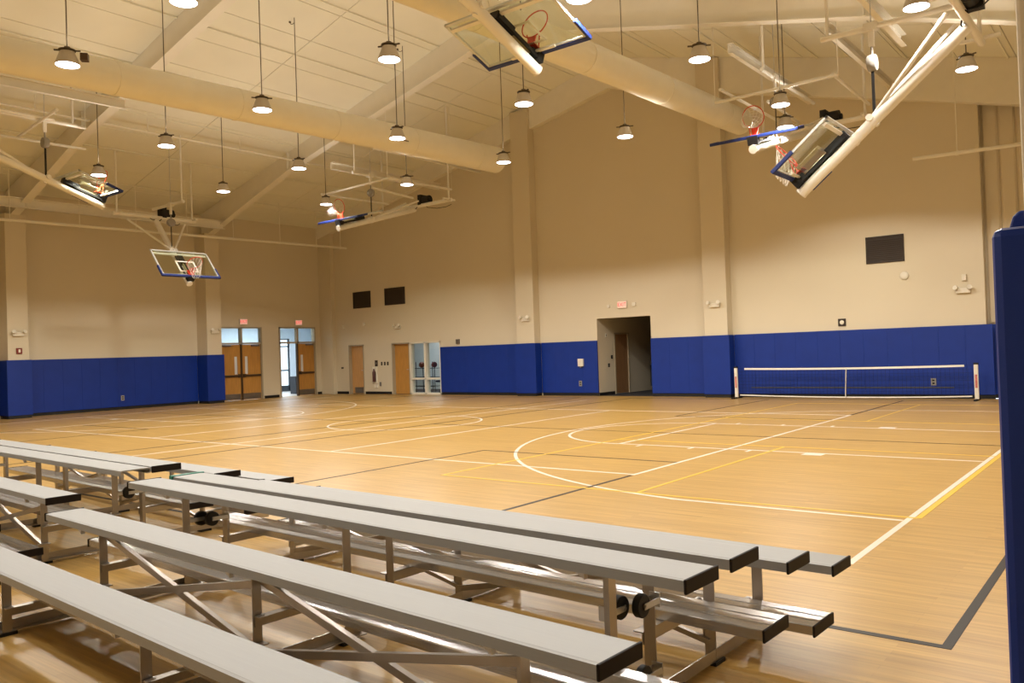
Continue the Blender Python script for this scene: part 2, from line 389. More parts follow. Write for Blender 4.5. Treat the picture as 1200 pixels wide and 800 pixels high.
# ------------------------------------------------------------------ doors and inside window
def door_left(name, y0, y1, leaves):
    """double door in the left wall, transom lights over; leaves = which of the two are hung shut"""
    f = MB(); x0, x1 = XL-0.14, XL+0.03; t = 0.055; ym = (y0+y1)/2
    f.box(x0, x1, y0, y0+t, 0, 2.88).box(x0, x1, y1-t, y1, 0, 2.88).box(x0, x1, y0, y1, 2.83, 2.88).box(x0, x1, y0, y1, 2.20, 2.27).box(x0, x1, ym-0.04, ym+0.04, 2.2, 2.88)
    d = struct(build(name, f, M_frame))
    for a, b in ((y0+t, ym-0.04), (ym+0.04, y1-t)):
        build('transom_pane', B(XL-0.06, XL-0.05, a, b, 2.27, 2.83), M_glass, d)
    if len(leaves) == 2: build('mullion', B(XL-0.12, XL+0.0, ym-0.035, ym+0.035, 0, 2.2), M_bar, d)
    else: build('mullion', B(XL-0.12, XL+0.0, ym-0.02, ym+0.03, 0, 2.2), M_bar, d)
    for k in leaves:
        a, b = (y0+t+0.005, ym-0.04) if k == 0 else (ym+0.04, y1-t-0.005)
        vy = (b-0.26, b-0.13) if k == 0 else (a+0.13, a+0.26)
        lf = MB().box(XL-0.09, XL-0.045, a, vy[0], 0.012, 2.19).box(XL-0.09, XL-0.045, vy[1], b, 0.012, 2.19)
        lf.box(XL-0.09, XL-0.045, vy[0], vy[1], 0.012, 1.02).box(XL-0.09, XL-0.045, vy[0], vy[1], 1.72, 2.19)
        leaf = build('door_leaf', lf, M_wood, d)
        build('vision_pane', B(XL-0.075, XL-0.062, vy[0], vy[1], 1.02, 1.72), M_frost, leaf)
        build('panic_bar', MB().box(XL-0.045, XL+0.02, a+0.03, b-0.03, 0.92, 1.0).box(XL-0.045, XL+0.035, (b-0.12) if k == 0 else a+0.03, (b-0.03) if k == 0 else a+0.12, 0.90, 1.03), M_bar, leaf, bevel=0.006)
        build('kick_plate', B(XL-0.045, XL-0.040, a+0.02, b-0.02, 0.03, 0.26), M_kick, leaf)
        c = (a+0.05, a+0.42) if k == 0 else (b-0.42, b-0.05)
        build('door_closer', B(XL-0.045, XL+0.01, c[0], c[1], 2.11, 2.17), M_kick, leaf)
    return d
M_frost = mat('bright_vision_glass', (0.70, 0.72, 0.76), 0.25, spec=0.5, var=0.02)
door_left('door_1', 17.76, 19.64, (0, 1))
d2 = door_left('door_2', 20.46, 22.30, (1,))
def door_far(name, x0, x1, leaf_mat, louver):
    f = MB(); t = 0.05
    f.box(x0, x0+t, YG-0.015, YG+0.2, 0, 2.05).box(x1-t, x1, YG-0.015, YG+0.2, 0, 2.05).box(x0, x1, YG-0.015, YG+0.2, 2.0, 2.05)
    d = struct(build(name, f, M_frame))
    lf = build('door_leaf', B(x0+t+.003, x1-t-.003, YG+0.12, YG+0.165, 0.01, 1.997), leaf_mat, d)
    build('lever_handle', MB().tube((x1-0.13, YG+0.12, 0.98), (x1-0.13, YG+0.06, 0.98), 0.012).tube((x1-0.13, YG+0.065, 0.98), (x1-0.25, YG+0.065, 0.98), 0.010), M_steel, lf, True)
    if louver:
        lv = MB().box(x0+0.22, x1-0.2, YG+0.10, YG+0.12, 0.04, 0.28)
        g = build('door_louver', lv, M_kick, lf)
    return d
door_far('door_3', -26.87, -25.93, M_woodpink, True)
door_far('door_4', -24.25, -23.24, M_wood, False)
wf = MB(); x0, x1 = -23.24, -21.56; xm = -22.40
wf.box(x0, x0+0.06, YG-0.015, YG+0.2, 0, 2.05).box(x1-0.06, x1, YG-0.015, YG+0.2, 0, 2.05).box(x0, x1, YG-0.015, YG+0.2, 1.99, 2.05)
wf.box(x0, x1, YG-0.015, YG+0.2, 0, 0.07).box(xm-0.045, xm+0.045, YG-0.015, YG+0.2, 0, 2.05).box(x0, x1, YG-0.015, YG+0.2, 0.58, 0.65)
win = struct(build('window_2', wf, M_offwhite))
for a, b in ((x0+0.06, xm-0.045), (xm+0.045, x1-0.06)):
    for c, e in ((0.07, 0.58), (0.65, 1.99)):
        build('pane', B(a, b, YG+0.10, YG+0.11, c, e), M_glass, win)
d5 = struct(build('door_5', MB().box(-14.60, -14.49, 23.80, 23.85, 0, 2.06).box(-14.60, -14.49, 24.71, 24.76, 0, 2.06).box(-14.60, -14.49, 23.80, 24.76, 2.01, 2.06), M_frame))
build('door_leaf', B(-14.58, -14.535, 23.85, 24.71, 0.01, 2.01), M_woodbrown, d5)

# things in the rooms beyond
rack = thing('ball_rack', 'tall wire rack of thin rods behind the inside window', 'rack', (-24.15, 24.2, 0))
rk = MB()
for x in (-0.55, 0.0, 0.55, 1.05):
    for y in (-0.2, 0.2): rk.tube((x, y, 0), (x, y, 1.25), 0.014, 6)
build('upright', rk, M_black, rack)
for z in (0.25, 0.62, 0.98):
    sh = MB()
    for y in (-0.2, 0.0, 0.2): sh.tube((-0.55, y, z), (1.05, y, z), 0.010, 6)
    build('shelf', sh, M_black, rack)
for x, lab in ((-23.97, 'left dark red basketball on the wire rack behind the inside window'), (-23.25, 'right dark red basketball on the wire rack behind the inside window')):
    b = tag(build('basketball', MB().sphere((0, 0, 0), 0.12, 18, 12), M_ball, None, True, (x-0.05, 24.2, 1.125)), lab, 'basketball', 'balls on the office rack')
    build('seam', MB().torus((0, 0, 0), (1, 0.3, 0), 0.1195, 0.003, 24, 4).torus((0, 0, 0), (0, 0.2, 1), 0.1195, 0.003, 24, 4), M_black, b)
ch = thing('office_chair', 'black office chair half hidden at the right of the inside window', 'chair', (-22.35, 23.7, 0))
build('seat', B(-0.23, 0.23, -0.22, 0.22, 0.44, 0.52), M_black, ch, bevel=0.03)
build('backrest', MB().prism([(-0.22, 0.6), (0.22, 0.6), (0.19, 1.08), (-0.19, 1.08)], 0.2, 0.26, lambda u, v, a: (u, a, v)), M_black, ch, bevel=0.025)
build('base', MB().tube((0, 0, 0.08), (0, 0, 0.44), 0.03).bar((-0.28, 0, 0.05), (0.28, 0, 0.05), 0.05, 0.04).bar((0, -0.28, 0.05), (0, 0.28, 0.05), 0.05, 0.04).bar((0, .21, .46), (0, .24, .7), 0.05, 0.02), M_black, ch)
cart = thing('storage_cart', 'black wheeled cart in the dark corridor past the open doorway', 'cart', (-14.0, 26.35, 0))
build('body', B(-0.42, 0.55, -0.32, 0.32, 0.14, 0.95), M_charcoal, cart, bevel=0.03)
build('handle', MB().path([(-0.36, -0.34, 0.9), (-0.36, -0.40, 1.02), (0.46, -0.40, 1.02), (0.46, -0.34, 0.9)], 0.014, 8), M_steel, cart, True)
for x in (-0.33, 0.45):
    for y in (-0.25, 0.25): build('wheel', MB().lathe([(0.02, -0.02), (0.07, -0.02), (0.07, 0.02), (0.02, 0.02)], (x, y, 0.07), (1, 0, 0), 14), M_black, cart, True)

# ------------------------------------------------------------------ court lines painted on the floor
LZ = [0.0012]
def line_mesh(mb, mt):
    LZ[0] += 0.00002
    return build('court_line', mb, mt, floor)
def hline(y, x0, x1, mt, w=0.05):
    z = LZ[0]; line_mesh(B(min(x0,x1), max(x0,x1), y-w/2, y+w/2, 0.0, z), mt)
def vline(x, y0, y1, mt, w=0.05):
    z = LZ[0]; line_mesh(B(x-w/2, x+w/2, min(y0,y1), max(y0,y1), 0.0, z), mt)
def arc(cx, cy, r, a0, a1, mt, w=0.05, n=72):
    z = LZ[0]; vs = []; fs = []
    for i in range(n+1):
        t = a0 + (a1-a0)*i/n
        for rr in (r-w/2, r+w/2): vs += [(cx+rr*math.cos(t), cy+rr*math.sin(t), 0.0), (cx+rr*math.cos(t), cy+rr*math.sin(t), z)]
    for i in range(n):
        o = 4*i; fs += [(o+1, o+3, o+7, o+5), (o, o+4, o+6, o+2), (o, o+1, o+5, o+4), (o+2, o+6, o+7, o+3)]
    line_mesh(MB().add(vs, fs), mt)
YC, XC = 13.22, -13.70
def mx(x): return 2*XC - x
# cross court, white
for s in (0, 1):
    f = (lambda x: x) if s == 0 else mx
    vline(f(-1.75), 5.85 if s == 0 else 5.7, 20.8, M_lw)
    for yy in (YC-5.75, YC+5.75): hline(yy, f(-1.78), f(-3.95), M_lw)
    d = math.asin(5.75/5.80)
    if s == 0: arc(-3.10, YC, 5.80, PI-d, PI+d, M_lw)
    else: arc(mx(-3.10), YC, 5.80, -d, d, M_lw)
    hline(YC-1.80, f(-1.75), f(-6.92), M_lw); hline(YC+1.80, f(-1.75), f(-6.92), M_lw)
    vline(f(-6.92), YC-1.83, YC+1.83, M_lw)
    arc(f(-6.92), YC, 1.83, PI/2 if s == 0 else -PI/2, 3*PI/2 if s == 0 else PI/2, M_lw)
    for q in (-1, 1):
        hline(YC + q*1.925, f(-3.93), f(-3.66), M_lw, 0.20)
        for xx in (-6.5, -5.62, -4.72): vline(f(xx), YC + q*1.82, YC + q*2.0, M_lw)
vline(XC, 5.7, 20.8, M_lw); arc(XC, YC, 1.75, 0, 2*PI, M_lw)
# volleyball, white
hline(8.70, -5.08, -22.4, M_lw); hline(17.45, -5.08, -22.4, M_lw)
vline(-5.08, 8.65, 17.5, M_lw); vline(-22.4, 8.65, 17.5, M_lw); vline(-10.82, 8.7, 17.45, M_lw); vline(-16.6, 8.7, 17.45, M_lw)
# two main courts, black
for s in (0, 1):
    f = (lambda x: x) if s == 0 else mx
    hline(4.51, f(-0.87), f(-12.75), M_lb); hline(21.85, f(-0.87), f(-12.75), M_lb)
    vline(f(-0.895), 4.49, 21.87, M_lb); vline(f(-12.75), 4.49, 21.87, M_lb)
    hline(13.13, f(-1.80), f(-12.75), M_lb, 0.04)
    vline(f(-8.46), 4.51, 9.85, M_lb, 0.04); vline(f(-8.46), 16.35, 21.85, M_lb, 0.04)
    hline(9.85, f(-8.48), f(-5.10), M_lb, 0.04); hline(16.35, f(-8.48), f(-5.10), M_lb, 0.04)
    vline(f(-5.08), 4.51, 8.62, M_lb, 0.045); vline(f(-5.08), 17.5, 21.85, M_lb, 0.045)
# yellow courts
vline(-1.69, 7.62, 20.7, M_ly, 0.05); vline(-7.26, 7.60, 20.6, M_ly, 0.04)
hline(7.62, -7.28, -1.70, M_ly, 0.04); hline(20.6, -7.28, -1.70, M_ly, 0.04)
vline(-4.43, 7.62, 11.95, M_ly, 0.04); vline(-4.43, 16.25, 20.6, M_ly, 0.04)
hline(11.95, -7.26, -1.70, M_ly, 0.035); hline(16.22, -7.26, -1.70, M_ly, 0.035)

# ------------------------------------------------------------------ wall pads
def pad_run(name, label, panels, base):
    t = thing(name, label, 'wall pad')
    for p in panels: build('pad_panel', B(*p), M_blue, t, bevel=0.004)
    bb = MB()
    for p in base: bb.box(*p)
    build('base_strip', bb, M_black, t)
    return t
PT = 1.81
def gable_run(x0, x1, y=YG):
    n = max(1, round((x1-x0)/0.61)); w = (x1-x0)/n
    return [(x0+w*i+0.0003, x0+w*(i+1)-0.0003, y-0.055, y-0.004, 0.10, PT) for i in range(n)]
def gable_base(x0, x1, y=YG): return (x0, x1, y-0.03, y-0.004, 0.001, 0.10)
pad_run('wall_padding', 'blue pads on the far wall between the inside window and the first column', gable_run(-21.54, -17.64), [gable_base(-21.54, -17.64)])
pad_run('wall_padding', 'short run of blue pads beside the dark doorway, with a white dispenser', gable_run(-16.76, -14.50), [gable_base(-16.76, -14.50)])
pad_run('wall_padding', 'blue pads on the far wall just right of the dark doorway', gable_run(-12.52, -10.62), [gable_base(-12.52, -10.62)])
pad_run('wall_padding', 'long run of blue pads behind the portable net', gable_run(-9.784, -3.22), [gable_base(-9.784, -3.22)])
pad_run('wall_padding', 'narrow blue pads on the ribbed wall at the far right corner', gable_run(-3.34, -0.9, YG+0.24), [gable_base(-3.34, -0.9, YG+0.24)])
def wrap_gable(x0, x1, y, label):
    pad_run('column_padding', label, [(x0-0.055, x1+0.055, y-0.055, y-0.004, 0.10, PT), (x0-0.055, x0-0.004, y, YG-0.06, 0.10, PT), (x1+0.004, x1+0.055, y, YG-0.06, 0.10, PT)],
            [(x0-0.03, x1+0.03, y-0.03, y-0.004, 0.001, 0.10), (x1+0.004, x1+0.03, y, YG-0.06, 0.001, 0.10), (x0-0.03, x0-0.004, y, YG-0.06, 0.001, 0.10)])
wrap_gable(-17.58, -16.82, 22.42, 'blue pad wrapped round the far wall column left of the dark doorway')
wrap_gable(-10.56, -9.84, 22.42, 'blue pad wrapped round the far wall column beside the portable net')
n = 10; y0, y1 = 10.757, 16.763; w = (y1-y0)/n
pad_run('wall_padding', 'long run of blue pads on the left wall between two columns', [(XL+0.004, XL+0.055, y0+w*i+0.0003, y0+w*(i+1)-0.0003, 0.10, PT) for i in range(n)], [(XL+0.004, XL+0.03, y0, y1, 0.001, 0.10)])
pad_run('wall_padding', 'blue pads on the left wall at the left edge of the photo', [(XL+0.004, XL+0.055, 4.03+0.6*i, 4.03+0.6*i+0.598, 0.10, PT) for i in range(10)], [(XL+0.004, XL+0.03, 4.03, 10.02, 0.001, 0.10)])
def wrap_left(y0, y1, x, label):
    pad_run('column_padding', label, [(x+0.004, x+0.055, y0-0.055, y1+0.055, 0.10, PT), (XL+0.06, x, y0-0.055, y0-0.004, 0.10, PT), (XL+0.06, x, y1+0.004, y1+0.055, 0.10, PT)],
            [(x+0.004, x+0.03, y0-0.03, y1+0.03, 0.001, 0.10), (XL+0.06, x, y0-0.03, y0-0.004, 0.001, 0.10), (XL+0.06, x, y1+0.004, y1+0.03, 0.001, 0.10)])
wrap_left(10.10, 10.70, -27.80, 'blue pad wrapped round the left wall column at the left edge')
wrap_left(16.82, 17.42, -27.80, 'blue pad wrapped round the left wall column beside the double doors')
# near column at the right edge, padded
column(wall_right, -0.258, XR+0.02, 2.36, 2.78, 6.6)
cp = thing('column_padding', 'tall dark blue padded column close by at the right edge of the photo', 'wall pad')
build('pad_panel', B(-0.322, 0.55, 2.295, 2.356, 0.02, 1.80), M_blue, cp, bevel=0.022)
build('pad_panel', B(-0.322, -0.262, 2.36, 2.83, 0.02, 1.80), M_blue, cp, bevel=0.022)
build('top_flap', MB().prism([(0.0, 0.0), (0.10, 0.0), (0.10, 0.055), (0.045, 0.055), (0.02, 0.04)], 2.40, 2.52, lambda u, v, a: (-0.318+0.02+u*0.55-0.0, a, 1.80+v*0.9)), M_blue, cp, bevel=0.006)

# ------------------------------------------------------------------ bleachers
def plank_profile(depth, ribs, rib_h):
    """closed outline (y, z) of a hollow plank, top at z = 0, rear edge y = 0"""
    d = depth; t = 0.004; h = 0.044; top = [(0, -0.003)]
    n = ribs
    for i in range(n):
        a = -d*(i+0.06)/n; b = -d*(i+0.94)/n
        top += [(a, -rib_h), (a-0.002, 0), (b+0.002, 0), (b, -rib_h)]
    top += [(-d, -0.003), (-d, -h), (-d+0.028, -h), (-d+0.028, -h+t), (-d+t, -h+t), (-d+t, -0.010), (-t, -0.010), (-t, -h+t), (-0.028, -h+t), (-0.028, -h), (0, -h)]
    return top
ROWS = [('seat_plank', 0.700, 0.0, 0.24), ('foot_plank', 0.345, -0.275, 0.245), ('seat_plank', 0.568, -0.548, 0.24), ('foot_plank', 0.212, -0.822, 0.245), ('seat_plank', 0.432, -1.096, 0.24)]
def bleacher(label, L, loc, rz, stations, caps=None, teal=None):
    caps = caps or {}
    t = thing('bleacher', label, 'bleacher', loc, rz, 'portable aluminium bleachers')
    meshes = {}
    for ri, (nm, z, y, d) in enumerate(ROWS):
        seat = nm == 'seat_plank'
        if nm not in meshes:
            meshes[nm] = MB().prism(plank_profile(d, 1 if seat else 3, 0.0008 if seat else 0.004), 0, L, lambda u, v, a: (a, u, v)).mesh(nm, M_seat if seat else M_foot)
            meshes[nm+'cap'] = MB().box(-0.006, 0.006, -d-0.006, 0.006, -0.052, 0.003).mesh('end_cap', M_brownblack)
            meshes[nm+'teal'] = MB().box(-0.04, 0.010, -d-0.008, 0.008, -0.052, 0.006).mesh('end_cap', M_teal)
        p = link(nm, meshes[nm], t, (0, y, z))
        for e, x in ((0, 0.0), (1, L)):
            if (ri, e) in caps: continue
            c = link('end_cap', meshes[nm + ('teal' if teal == (ri, e) else 'cap')], p, (x, 0, 0))
            if teal == (ri, e): c['label'] = 'teal end cap'
            m = c.modifiers.new('bevel', 'BEVEL'); m.width = 0.004; m.segments = 2
    # frames
    def angle_post(y, z1):
        return MB().prism([(-0.029, 0.025), (0.029, 0.025), (0.029, -0.025), (0.023, -0.025), (0.023, 0.019), (-0.029, 0.019)], 0.02, z1, lambda u, v, a: (u, y+v, a)).mesh('leg', M_alu)
    legs = [angle_post(-0.12, 0.656), angle_post(-0.668, 0.524), angle_post(-1.216, 0.388)]
    sill = MB().box(-0.028, 0.028, -1.32, 0.0, 0.018, 0.024).box(-0.028, -0.022, -1.32, 0.0, 0.024, 0.075).mesh('frame', M_alu)
    def bearer(y0, y1, z):
        return MB().box(0.030, 0.036, y0, y1, z-0.055, z).box(0.030, 0.080, y0, y1, z-0.006, z).mesh('bearer', M_alu)
    bears = [bearer(-0.685, -0.09, 0.299), bearer(-1.235, -0.64, 0.166)]
    pad = MB().box(-0.04, 0.04, -0.05, 0.05, 0.0, 0.018).mesh('foot_pad', M_black)
    clip = MB().prism([(-0.05, 0), (0.0, 0), (0.0, -0.028)], -0.012, 0.012, lambda u, v, a: (u-0.03, a, v)).mesh('clip', M_steel)
    bolt = MB().lathe([(0.004, -0.012), (0.011, -0.012), (0.011, 0.0), (0.004, 0.004)], n=8).mesh('bolt', M_steel)
    for x in stations:
        fr = link('frame', sill, t, (x, 0, 0))
        for m in legs: link('leg', m, fr)
        for m in bears: link('bearer', m, fr)
        for y in (-0.12, -0.668, -1.216): link('foot_pad', pad, fr, (0, y, 0))
        for y, z in ((-0.215, 0.655), (-0.765, 0.522), (-1.31, 0.386)): link('clip', clip, fr, (0, y, z))
        for y, z in ((-0.155, 0.30), (-0.655, 0.305), (-0.70, 0.17), (-1.20, 0.17)): link('bolt', bolt, fr, (0.055, y, z))
    for a, b in zip(stations[:-1], stations[1:]):
        for za, zb, off in ((0.47, 0.09, -0.648), (0.10, 0.44, -0.652)):
            br = MB().bar((a, off, za), (b, off, zb), 0.005, 0.036).bar((a, off+0.012, za+0.017), (b, off+0.012, zb+0.017), 0.024, 0.004)
            cb_ = build('cross_brace', br, M_alu, t)
    for x in (stations[0], stations[-1]):
        dx = -0.034
        for z in (0.455, 0.155):
            cst = build('caster', MB().box(x+dx-0.026, x+dx-0.021, -0.095, 0.030, z-0.013, z+0.013).box(x+dx+0.021, x+dx+0.026, -0.095, 0.030, z-0.013, z+0.013).box(x+dx-0.026, x+dx+0.026, -0.095, -0.088, z-0.03, z+0.03)
                        .tube((x+dx-0.03, 0.02, z), (x+dx+0.03, 0.02, z), 0.008, 8), M_steel, t)
            build('wheel', MB().lathe([(0.012, -0.017), (0.046, -0.017), (0.05, -0.012), (0.05, 0.012), (0.046, 0.017), (0.012, 0.017)], (x+dx, 0.02, z), (1, 0, 0), 24), M_black, cst, True)
    return t
R = math.radians
bleacher('nearest three-row aluminium bleacher on the right, seats stepping down towards the camera', 4.49, (-5.845, 3.125, 0), R(-2.65), [0.58, 2.34, 4.06])
bleacher('right-hand aluminium bleacher facing the court, its black-capped rows ending at bottom right', 4.48, (-1.352, 3.030, 0), R(180-2.1), [0.44, 2.14, 3.90], teal=(0, 1))
bleacher('left aluminium bleacher with seats stepping down towards the camera, cut off by the left edge', 4.49, (-10.99, 3.615, 0), R(-2.8), [0.58, 2.34, 4.06], caps={(0, 1): 1})
bleacher('left aluminium bleacher facing the court, its back row against the other left bleacher', 4.48, (-6.535, 3.425, 0), R(180-2.9), [0.44, 2.14, 3.90])

# ------------------------------------------------------------------ pendant lamps
LAMPZ = 6.27
def batwing(ld):
    """photometric spread of a high bay reflector: weaker straight down, stronger out to the cut-off"""
    ld.use_nodes = True; nt = ld.node_tree; em = nt.nodes['Emission']
    tc = nt.nodes.new('ShaderNodeTexCoord'); sp = nt.nodes.new('ShaderNodeSeparateXYZ'); nt.links.new(tc.outputs['Normal'], sp.inputs[0])
    ab = nt.nodes.new('ShaderNodeMath'); ab.operation = 'ABSOLUTE'; nt.links.new(sp.outputs['Z'], ab.inputs[0])
    ad = nt.nodes.new('ShaderNodeMath'); ad.operation = 'ADD'; ad.inputs[1].default_value = 0.05; nt.links.new(ab.outputs[0], ad.inputs[0])
    dv = nt.nodes.new('ShaderNodeMath'); dv.operation = 'DIVIDE'; dv.inputs[0].default_value = 0.45; nt.links.new(ad.outputs[0], dv.inputs[1])
    nt.links.new(dv.outputs[0], em.inputs['Strength'])
def make_lamp(label, x, y, box=False):
    t = thing('pendant_lamp', label, 'lamp', (x, y, LAMPZ), random.uniform(0, 6.28), 'high bay pendant lamps')
    if 'shade' not in LM:
        LM['shade'] = MB().lathe([(0.172, 0.0), (0.180, 0.0), (0.180, 0.015), (0.155, 0.08), (0.122, 0.17), (0.105, 0.21), (0.05, 0.222)], n=28).mesh('shade', M_shade, True)
        LM['lens'] = MB().lathe([(0.172, 0.004), (0.171, -0.002), (0.12, -0.014), (0.02, -0.020)], n=28).mesh('lens', M_lens, True)
        LM['cap'] = MB().lathe([(0.11, 0.222), (0.125, 0.226), (0.125, 0.240), (0.05, 0.250), (0.045, 0.285), (0.015, 0.29)], n=20).mesh('cap', M_rod, True)
        LM['tab'] = MB().box(0.10, 0.19, -0.012, 0.012, 0.222, 0.242).mesh('bracket', M_rod)
        LM['hook'] = MB().path([(0, 0, 0), (0.05, 0, -0.03), (0.11, 0, -0.02), (0.14, 0, 0.03)], 0.008, 6).box(0.12, 0.16, -0.02, 0.02, 0.02, 0.06).mesh('hook', M_rod, True)
    for k in ('shade', 'lens', 'cap'): link(k, LM[k], t)
    link('bracket', LM['tab'], t); link('bracket', LM['tab'], t, rz=PI)
    top = zroof(x) - LAMPZ - 0.05
    build('rod', MB().tube((0, 0, 0.285), (0, 0, top), 0.010, 6), M_rod, t, True)
    link('hook', LM['hook'], t, (0, 0, top-0.12))
    if box:
        build('junction_box', B(0.19, 0.30, -0.06, 0.06, 0.08, 0.19), M_bar, t)
    ld = bpy.data.lights.new('lamp_light', 'SPOT'); ld.energy = LAMP_WATTS; ld.color = LAMP_COLOR
    ld.spot_size = LAMP_CONE; ld.spot_blend = LAMP_BLEND; ld.shadow_soft_size = 0.14; batwing(ld)
    lo = bpy.data.objects.new('lamp_light', ld); COL.objects.link(lo); lo.parent = t; lo.location = (0, 0, -0.03)
    lu = bpy.data.lights.new('ceiling_fill', 'SPOT'); lu.energy = CEILING_FILL_WATTS; lu.color = LAMP_COLOR  # upward fill added to each fixture to brighten the roof liner
    lu.spot_size = math.radians(160); lu.spot_blend = 0.6; lu.shadow_soft_size = 0.12
    uo = bpy.data.objects.new('ceiling_fill', lu); COL.objects.link(uo); uo.parent = t; uo.location = (0.15, 0, 0.27); uo.rotation_euler = (PI, 0, 0)
    return t
LM = {}
LAMPS = [(-9.91, 5.80, 'lamp cut by the top edge left of centre', 0),
 (-13.30, 5.79, 'lamp hanging in front of the left duct, with a small box on its side', 1),
 (-13.20, 9.27, 'lamp hanging over the middle of the left duct', 0),
 (-16.85, 9.36, 'lamp hanging just below the left duct near its rib', 0),
 (-16.68, 12.73, 'lamp below the left duct, second from its far end', 0),
 (-20.35, 12.94, 'lamp low above the hoop facing the camera', 0),
 (-9.53, 9.10, 'lamp left of the folded glass hoop at top centre', 0),
 (-12.92, 12.50, 'lamp overlapping the far half of the left duct', 0),
 (-12.75, 15.97, 'lamp at the far end of the left duct by the wall column', 0),
 (-9.44, 12.51, 'lamp just below the folded glass hoop at top centre', 0),
 (-9.30, 16.05, 'lamp hanging before the peak of the far wall', 0),
 (-5.86, 12.64, 'lamp above the end of the right duct', 0),
 (-2.57, 16.48, 'lamp near the right edge below the black winch motor', 0),
 (-5.82, 16.21, 'lamp above the edge-on hoop on the right', 0),
 (-6.36, 17.96, 'lamp partly hidden behind the edge-on hoop on the right', 0),
 (-2.61, 12.87, 'lamp at the top edge above the right backstop pipes', 0),
 (-6.02, 9.30, 'lamp at the top edge right of the centre hoop', 0),
 (-20.55, 9.62, 'lamp seen over the glass of the hoop at far left', 0),
 (-16.29, 16.07, 'lamp over the winch motor of the far left hoop', 0),
 (-20.05, 16.28, 'lamp hanging over the rim of the edge-on hoop at left', 0)]
for x, y, lab, bx in LAMPS: make_lamp('glowing ' + lab, x, y, bx)
k = 0
ORD = ('first', 'second', 'third', 'fourth', 'fifth', 'sixth')
ROWN = ('row behind the camera', 'row over the bleachers', 'row past the bleachers', 'row before mid court')
for j_, y in ((0, -1.2), (2, 5.82), (3, 9.25)):
    for i_, x in enumerate((-2.6, -6.0, -9.55, -13.1, -16.75, -20.3)):
        if y < 0 and x in (-2.6, -20.3): continue
        if y > 9 and x < -3: continue
        if 5 < y < 6 and x in (-9.55, -13.1): continue
        k += 1
        make_lamp('unseen high bay lamp, %s from the right wall in the %s' % (ORD[i_], ROWN[j_]), x, y)

# ------------------------------------------------------------------ ducts and pipes
def duct(label, p, q, r, r1, nrib):
    t = thing('air_duct', label, 'duct')
    p = Vector(p); q = Vector(q); d = (q-p).normalized()
    build('duct_body', MB().tube(p, q, r, 40, r1), M_duct, t, True)
    for i in range(nrib):
        c = p + (q-p)*((i+0.62)/nrib)
        build('seam_ring', MB().tube(c - d*0.02, c + d*0.02, r + (r1-r)*((i+0.62)/nrib) + 0.010, 40), M_duct, t, True)
    return t
dl = duct('big cream round air duct on the left running to the far wall', (-15.55, -4.6, 6.73), (-15.65, 19.25, 7.36), 0.26, 0.385, 9)
build('outlet_grille', MB().box(-15.31, -15.285, 14.6, 15.2, 7.12, 7.32), M_kick, dl)
build('end_cap', MB().lathe([(0.35, 0), (0.27, 0.10), (0.05, 0.11)], (-15.65, 19.25, 7.36), (0, 1, 0.03), 8), M_duct, dl)
dr = duct('cream round air duct right of centre running to the far wall', (-8.45, -4.6, 6.55), (-8.56, 20.8, 7.40), 0.25, 0.335, 8)
def pipe(label, pts, r, hang=None, cat='pipe', mt=None):
    t = thing('ceiling_pipe', label, cat)
    build('pipe', MB().path(pts, r, 10), mt or M_beam, t, True)
    if hang:
        for p in hang:
            build('hanger', MB().tube(p, (p[0], p[1], zroof(p[0])-0.02), 0.012, 6).torus(p, (0, 1, 0), r+0.01, 0.008, 12, 5), M_beam, t, True)
    return t
hp = [(-26.85 + 0.35*(y-9.7)/12.9, y, 5.98+0.10*(y-9.7)/12.9) for y in (4.5, 7.5, 9.9, 11.9, 13.7, 15.5, 17.3, 19.3, 21.0, 22.2)]
pipe('long thin cream sprinkler pipe running along the left wall', [(-26.99, 4.2, 5.94), (-26.50, 22.5, 6.08)], 0.045, hp)
def branch(label, x, y0, y1, dz, hy):
    z = zroof(x) - dz
    pipe(label, [(x, y0, z), (x, y1, z)], 0.028, [(x, y, z) for y in hy])
branch('thin roof pipe nearest the left wall, under the liner', -22.6, 3.8, 22.0, 0.42, (6, 9, 12, 15, 19))
branch('thin roof pipe just left of the left duct', -20.4, 3.8, 21.8, 0.40, (6, 9, 12, 15, 19))
pipe('short cream pipe on a long hanger at right, over the far wall', [(-4.57, 21.5, 5.84), (-1.7, 21.5, 5.77)], 0.045, [(-3.62, 21.5, 5.815)])

# ------------------------------------------------------------------ channels that carry the backstops
def channel(label, p, q, w=0.10, h=0.22):
    t = thing('support_channel', label, 'beam', (0, 0, 0), 0, 'steel channels under the roof')
    p = Vector(p); q = Vector(q)
    build('web', MB().bar(p, q, 0.012, h), M_beam, t)
    f = MB(); zz = Vector((0, 0, h/2)); xx = Vector((w/2, 0, 0))
    f.bar(p+zz+xx, q+zz+xx, w, 0.012); f.bar(p-zz+xx, q-zz+xx, w, 0.012)
    build('flange', f, M_beam, t)
    return t
channel('steel channel under the right roof slope, left of the pair over the edge-on hoop', (-7.30, 17.2, 8.05), (-7.30, 22.4, 8.05))
channel('steel channel under the right roof slope, right of the pair over the edge-on hoop', (-5.20, 17.2, 7.92), (-5.20, 22.4, 7.92))
channel('steel channel at top right behind the glowing lamp', (-3.74, 10.5, 7.22), (-3.74, 17.0, 7.22))
channel('steel channel below the left duct, over the hoop at far left', (-20.5, 3.8, 8.05), (-20.5, 10.3, 8.15))
channel('steel channel under the left roof, next to the left duct', (-18.9, 17.2, 8.05), (-18.9, 22.3, 8.05))
channel('steel channel under the left roof, over the edge-on hoop at left', (-20.9, 17.2, 7.75), (-20.9, 22.3, 7.75))

